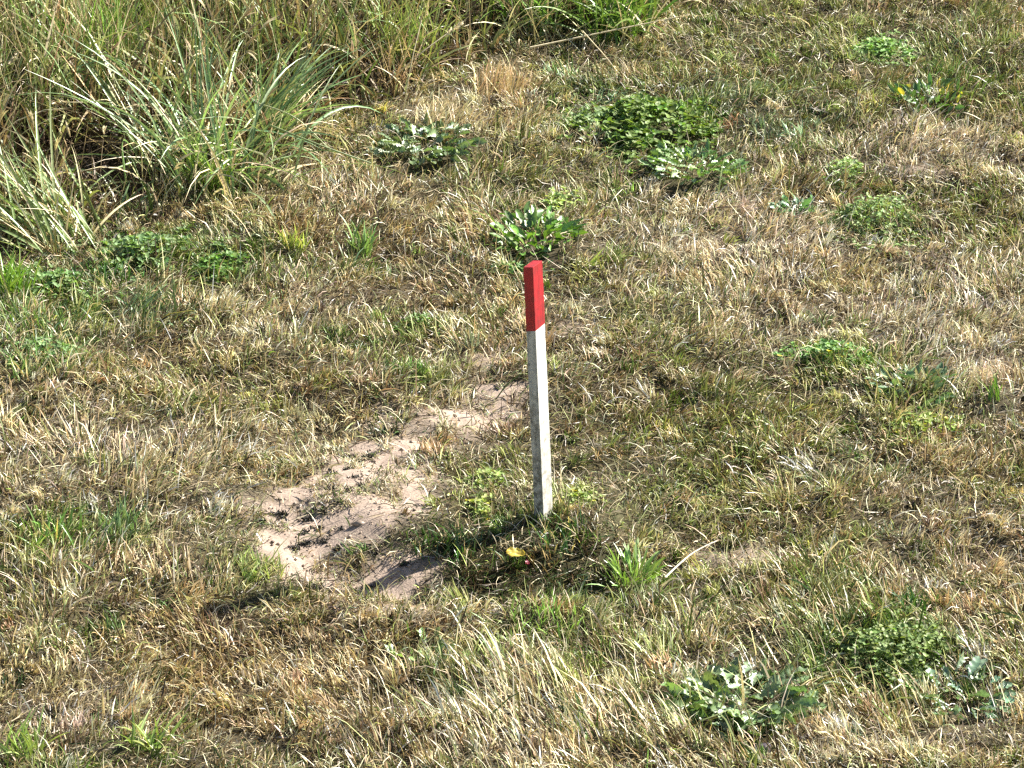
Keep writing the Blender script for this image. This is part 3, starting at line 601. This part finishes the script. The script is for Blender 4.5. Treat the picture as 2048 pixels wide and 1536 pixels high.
stalk('drooping straw stalk with a nodding head at the left', [(60, 240, .0), (52, 130, .14), (40, 105, .2), (25, 118, .19)], .0017, SC, .04)
stalk('arched straw stalk bending over the dark hollow', [(260, 330, .02), (230, 210, .15), (170, 205, .17), (115, 205, .16)], .0018, SC, .04)
stalk('pale stalk bending down to the right from the big tussock', [(510, 205, .16), (590, 235, .14), (660, 300, .06)], .0022, (.45, .48, .26), None)
stalk('green stalk reaching right from the tussock over the straw lawn', [(540, 250, .14), (640, 290, .11), (742, 326, .05)], .0024, (.24, .30, .13), None)
stalk('short straw stalk kinked downward below the level stalk', [(1165, 62, .09), (1215, 118, .05), (1230, 140, .03)], .0016, SC, .02)
stalk('bleached stalk lying in the lawn at the lower right', [(1330, 1155, .02), (1380, 1110, .03), (1425, 1085, .03)], .0022, (.72, .66, .5), None)
stalk('bleached curved stem on the olive lawn at the right', [(1500, 905, .02), (1510, 880, .03), (1520, 850, .025)], .0014, SC, None)

# ------------------------------------------------------------------ small dark clumps on the worn ring
def clump_mesh(seed):
    r = np.random.default_rng(seed); B = Blades(); n = 90; th = r.uniform(0, 6.28, n); q = .009 * np.sqrt(r.random(n)) * (1 + .5 * np.sin(2 * th + seed)); th2 = r.uniform(0, 6.28, n)
    c = np.tile(np.array([.03, .028, .022]), (n, 1)) * r.lognormal(0, .4, (n, 1))
    B.add(np.stack([q * np.cos(th), q * np.sin(th) * .8, np.full(n, -.001)], 1), th2, r.uniform(.2, 1.3, n), r.uniform(0, 1.4, n), r.uniform(.003, .010, n), r.uniform(.0012, .0028, n), 3, r.normal(0, .6, n), c, c)
    return B
GC = 'small dark clumps of dead grass on the worn soil ring'
protos = []
CL = [(605, 475), (710, 440), (850, 480), (905, 440), (960, 455), (480, 575), (670, 585), (750, 605), (820, 585), (400, 640), (460, 690), (330, 700), (405, 735), (600, 680), (685, 655), (730, 705), (590, 775),
      (625, 790), (690, 770), (760, 750), (295, 910), (205, 950), (440, 1010), (460, 950), (530, 1000), (650, 990), (560, 1065), (640, 1105), (450, 1075), (795, 1140), (840, 1165), (390, 1100), (625, 855), (540, 930), (820, 1290), (1010, 1220),
      (860, 350), (1060, 360), (1480, 170), (1560, 185)]
for i, (cx, cy) in enumerate(CL):
    p = at(450 + cx / 2.792, 700 + cy / 2.792 + 3)
    if i < 7: o = clump_mesh(40 + i).build('dead_clump', M_DRY, False, loc=(0, 0, 0)); protos.append(o)
    else: o = protos[i % 7].copy(); sc.collection.objects.link(o)
    o.location = p; o.rotation_euler = (0, 0, random.uniform(0, 6.28)); s = random.uniform(.8, 1.5) * (1.5 if i in (2, 12, 16, 20) else 1); o.scale = (s * 1.2, s, s * .9)
    tag(o, 'small dark clump of dead grass on the pale soil of the worn ring', 'clump', GC)

def crumbs():
    n = 9000; x = rng.uniform(-.75, .55, n); y = rng.uniform(-.6, .9, n); k = rng.random(n) < bare_at(x, y) * fbm(x, y, .06, 4, 2) * 1.3; x = x[k]; y = y[k]; n = len(x); z = height(x, y)
    o8 = np.array([[1, 0, 0], [0, 1, 0], [-1, 0, 0], [0, -1, 0], [0, 0, 1], [0, 0, -1]], float); F = np.array([[0, 1, 4], [1, 2, 4], [2, 3, 4], [3, 0, 4], [1, 0, 5], [2, 1, 5], [3, 2, 5], [0, 3, 5]])
    r = rng.lognormal(math.log(.0023), .5, n); V = o8[None] * r[:, None, None] * rng.uniform(.6, 1.3, (n, 6, 3)) * np.array([1.1, 1, .7]); a = rng.uniform(0, 6.28, n); ca, sa = np.cos(a)[:, None], np.sin(a)[:, None]
    V = np.stack([V[..., 0] * ca - V[..., 1] * sa, V[..., 0] * sa + V[..., 1] * ca, V[..., 2]], -1) + np.stack([x, y, z + .001], 1)[:, None]
    c = np.repeat(np.array([[.44, .34, .26]]) * rng.lognormal(-.2, .4, (n, 1)), 6, axis=0)
    tag(mesh_from('soil_crumbs', V.reshape(-1, 3), (F[None] + (np.arange(n) * 6)[:, None, None]).ravel(), np.arange(n * 8) * 3, np.full(n * 8, 3), np.clip(c, 0, .8), M_DRY), 'crumbs of dry soil scattered over the worn ring', 'soil', kind='stuff')
crumbs()

# ------------------------------------------------------------------ yellow leaf and pink petal in the shaded hollow
def crumple(name, label, cat, px, py, h, lx, ly, amp, col, seed, rz):
    r = np.random.default_rng(seed); n = 13; u = np.linspace(-1, 1, n); gx, gy = np.meshgrid(u, u); wid = np.sqrt(np.clip(1 - gx ** 2, 0.02, 1)); X = gx * lx; Y = gy * ly * wid * (1 + .15 * np.sin(gx * 9))
    Z = amp * (fbm(gx * .05 + seed, gy * .05, .03, 1, 3) - .4) * 2 + amp * .8 * np.abs(gy)
    V = np.stack([X, Y, Z], -1).reshape(-1, 3); i = np.arange(n * n).reshape(n, n); q = np.stack([i[:-1, :-1], i[:-1, 1:], i[1:, 1:], i[1:, :-1]], -1).reshape(-1, 4)
    c = np.array(col)[None] * r.uniform(.75, 1.1, (n * n, 1)); o = mesh_from(name, V, q.ravel(), np.arange(len(q)) * 4, np.full(len(q), 4), c, M_YEL, False)
    g = atz(px, py, h + hz(atz(px, py).x, atz(px, py).y)); o.location = g; o.rotation_euler = (.35, .1, rz); return tag(o, label, cat)
crumple('fallen_leaf', 'crumpled yellow leaf lying in the shaded grass in front of the stake', 'leaf', 1031, 1109, .034, .018, .013, .006, (.62, .48, .09), 3, .1)
crumple('pink_petal', 'tiny pink petal beside the crumpled yellow leaf', 'petal', 1054, 1126, .030, .005, .005, .003, (.42, .07, .13), 5, .8)

def clod(label, px, py, r, col):
    import bmesh
    bm = bmesh.new(); bmesh.ops.create_icosphere(bm, subdivisions=3, radius=r)
    for v in bm.verts:
        k = 1 + .5 * (float(fbm(v.co.x * 3 + 5, v.co.y * 3 + v.co.z * 2, r * 2, 2, 3)) - .5) * 1.6; v.co *= k; v.co.z *= .65
    me = bpy.data.meshes.new('soil_clod'); bm.to_mesh(me); bm.free(); m = bpy.data.materials.new('dark_clod'); m.use_nodes = True; pb = m.node_tree.nodes['Principled BSDF']
    nz = m.node_tree.nodes.new('ShaderNodeTexNoise'); nz.inputs['Scale'].default_value = 150; cr = m.node_tree.nodes.new('ShaderNodeValToRGB')
    cr.color_ramp.elements[0].color = (col[0] * .5, col[1] * .5, col[2] * .5, 1); cr.color_ramp.elements[1].color = (col[0] * 1.6, col[1] * 1.6, col[2] * 1.6, 1)
    m.node_tree.links.new(nz.outputs[0], cr.inputs[0]); m.node_tree.links.new(cr.outputs[0], pb.inputs['Base Color']); pb.inputs['Roughness'].default_value = .9
    me.materials.append(m); o = bpy.data.objects.new('soil_clod', me); sc.collection.objects.link(o); o.location = at(px, py) + Vector((0, 0, r * .8)); tag(o, label, 'clod')
clod('dark purplish clod of soil in the grass at the bottom edge', 1528, 1508, .013, (.06, .045, .06))

# ------------------------------------------------------------------ the marker stake
def stake():
    H = .532; u = .000453                                   # metres per enlarged photograph pixel, read across the stake
    a = Vector((.0177, -.0095, 0)); b = Vector((.0180, .0335, 0)); Fq = Vector((0, 0, 0))
    corners = [Fq, Fq + b, Fq - a + b, Fq - a]               # front, right, back, left
    lean = Vector((-.0225, .0, 0)) / H
    zt = [0, .0004, -.0032, -.0036]                               # the sawn top is slightly out of square
    zr = [0, .0022, .001, -.0050]                            # and so is the edge of the red paint
    root = bpy.data.objects.new('marker_stake', None); sc.collection.objects.link(root); root.location = at(1088, 1048)
    tag(root, 'white wooden stake with a red painted top standing in the dry lawn', 'stake')
    def pt(c, z, k=1.0):
        ctr = (corners[0] + corners[2]) / 2
        return ctr + (c - ctr) * k + lean * z + Vector((0, 0, z))
    def shell(name, z0s, z1s, mat, k, top, bev, nz=14, mat2=None):
        import bmesh
        bm = bmesh.new(); rows = []
        for j in range(nz + 1):
            t = j / nz; row = []
            for i in range(4):
                z = z0s[i] * (1 - t) + z1s[i] * t; wob = 1 + .012 * math.sin(z * 41 + i * 2.1) + .008 * math.sin(z * 143 + i) + .006 * math.sin(z * 317 + i * 4)
                row.append(bm.verts.new(pt(corners[i], z, k * wob)))
            rows.append(row)
        for j in range(nz):
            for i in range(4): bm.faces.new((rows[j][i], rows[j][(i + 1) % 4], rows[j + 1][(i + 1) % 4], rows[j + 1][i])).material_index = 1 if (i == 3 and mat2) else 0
        bm.faces.new(rows[-1]) ; bm.faces.new(rows[0][::-1])
        es = [e for e in bm.edges if sum(len(f.verts) == 4 for f in e.link_faces) == 2 and abs((e.verts[0].co - e.verts[1].co).normalized().z) > .7]
        if top: es += [e for e in bm.edges if e.verts[0] in rows[-1] and e.verts[1] in rows[-1]]
        bmesh.ops.bevel(bm, geom=es, offset=bev, segments=2, affect='EDGES', profile=.6)
        bmesh.ops.recalc_face_normals(bm, faces=bm.faces)
        me = bpy.data.meshes.new(name); bm.to_mesh(me); bm.free(); me.materials.append(mat)
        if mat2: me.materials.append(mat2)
        o = bpy.data.objects.new(name, me); sc.collection.objects.link(o); o.parent = root; return o
    zline = H - .1295
    white = paint_mat('white_paint', (.62, .61, .57), (.24, .22, .17), .34, .8, .6, .06)
    shaded_white = paint_mat('shaded_dirty_white_paint', (.42, .42, .40), (.085, .08, .062), .48, .88, .8, .25)  # left face painted darker to carry its shade, with dirt lower down
    red = paint_mat('red_paint', (.38, .020, .025), (.20, .030, .028), .9, .7, .6, .22)
    shell('shaft', [-.12] * 4, [zline + q - .0004 for q in zr], white, 1.0, False, .0012, 40, shaded_white)
    shell('red_top', [zline + q for q in zr], [H + q for q in zt], red, 1.012, True, .0010, 12)
stake()
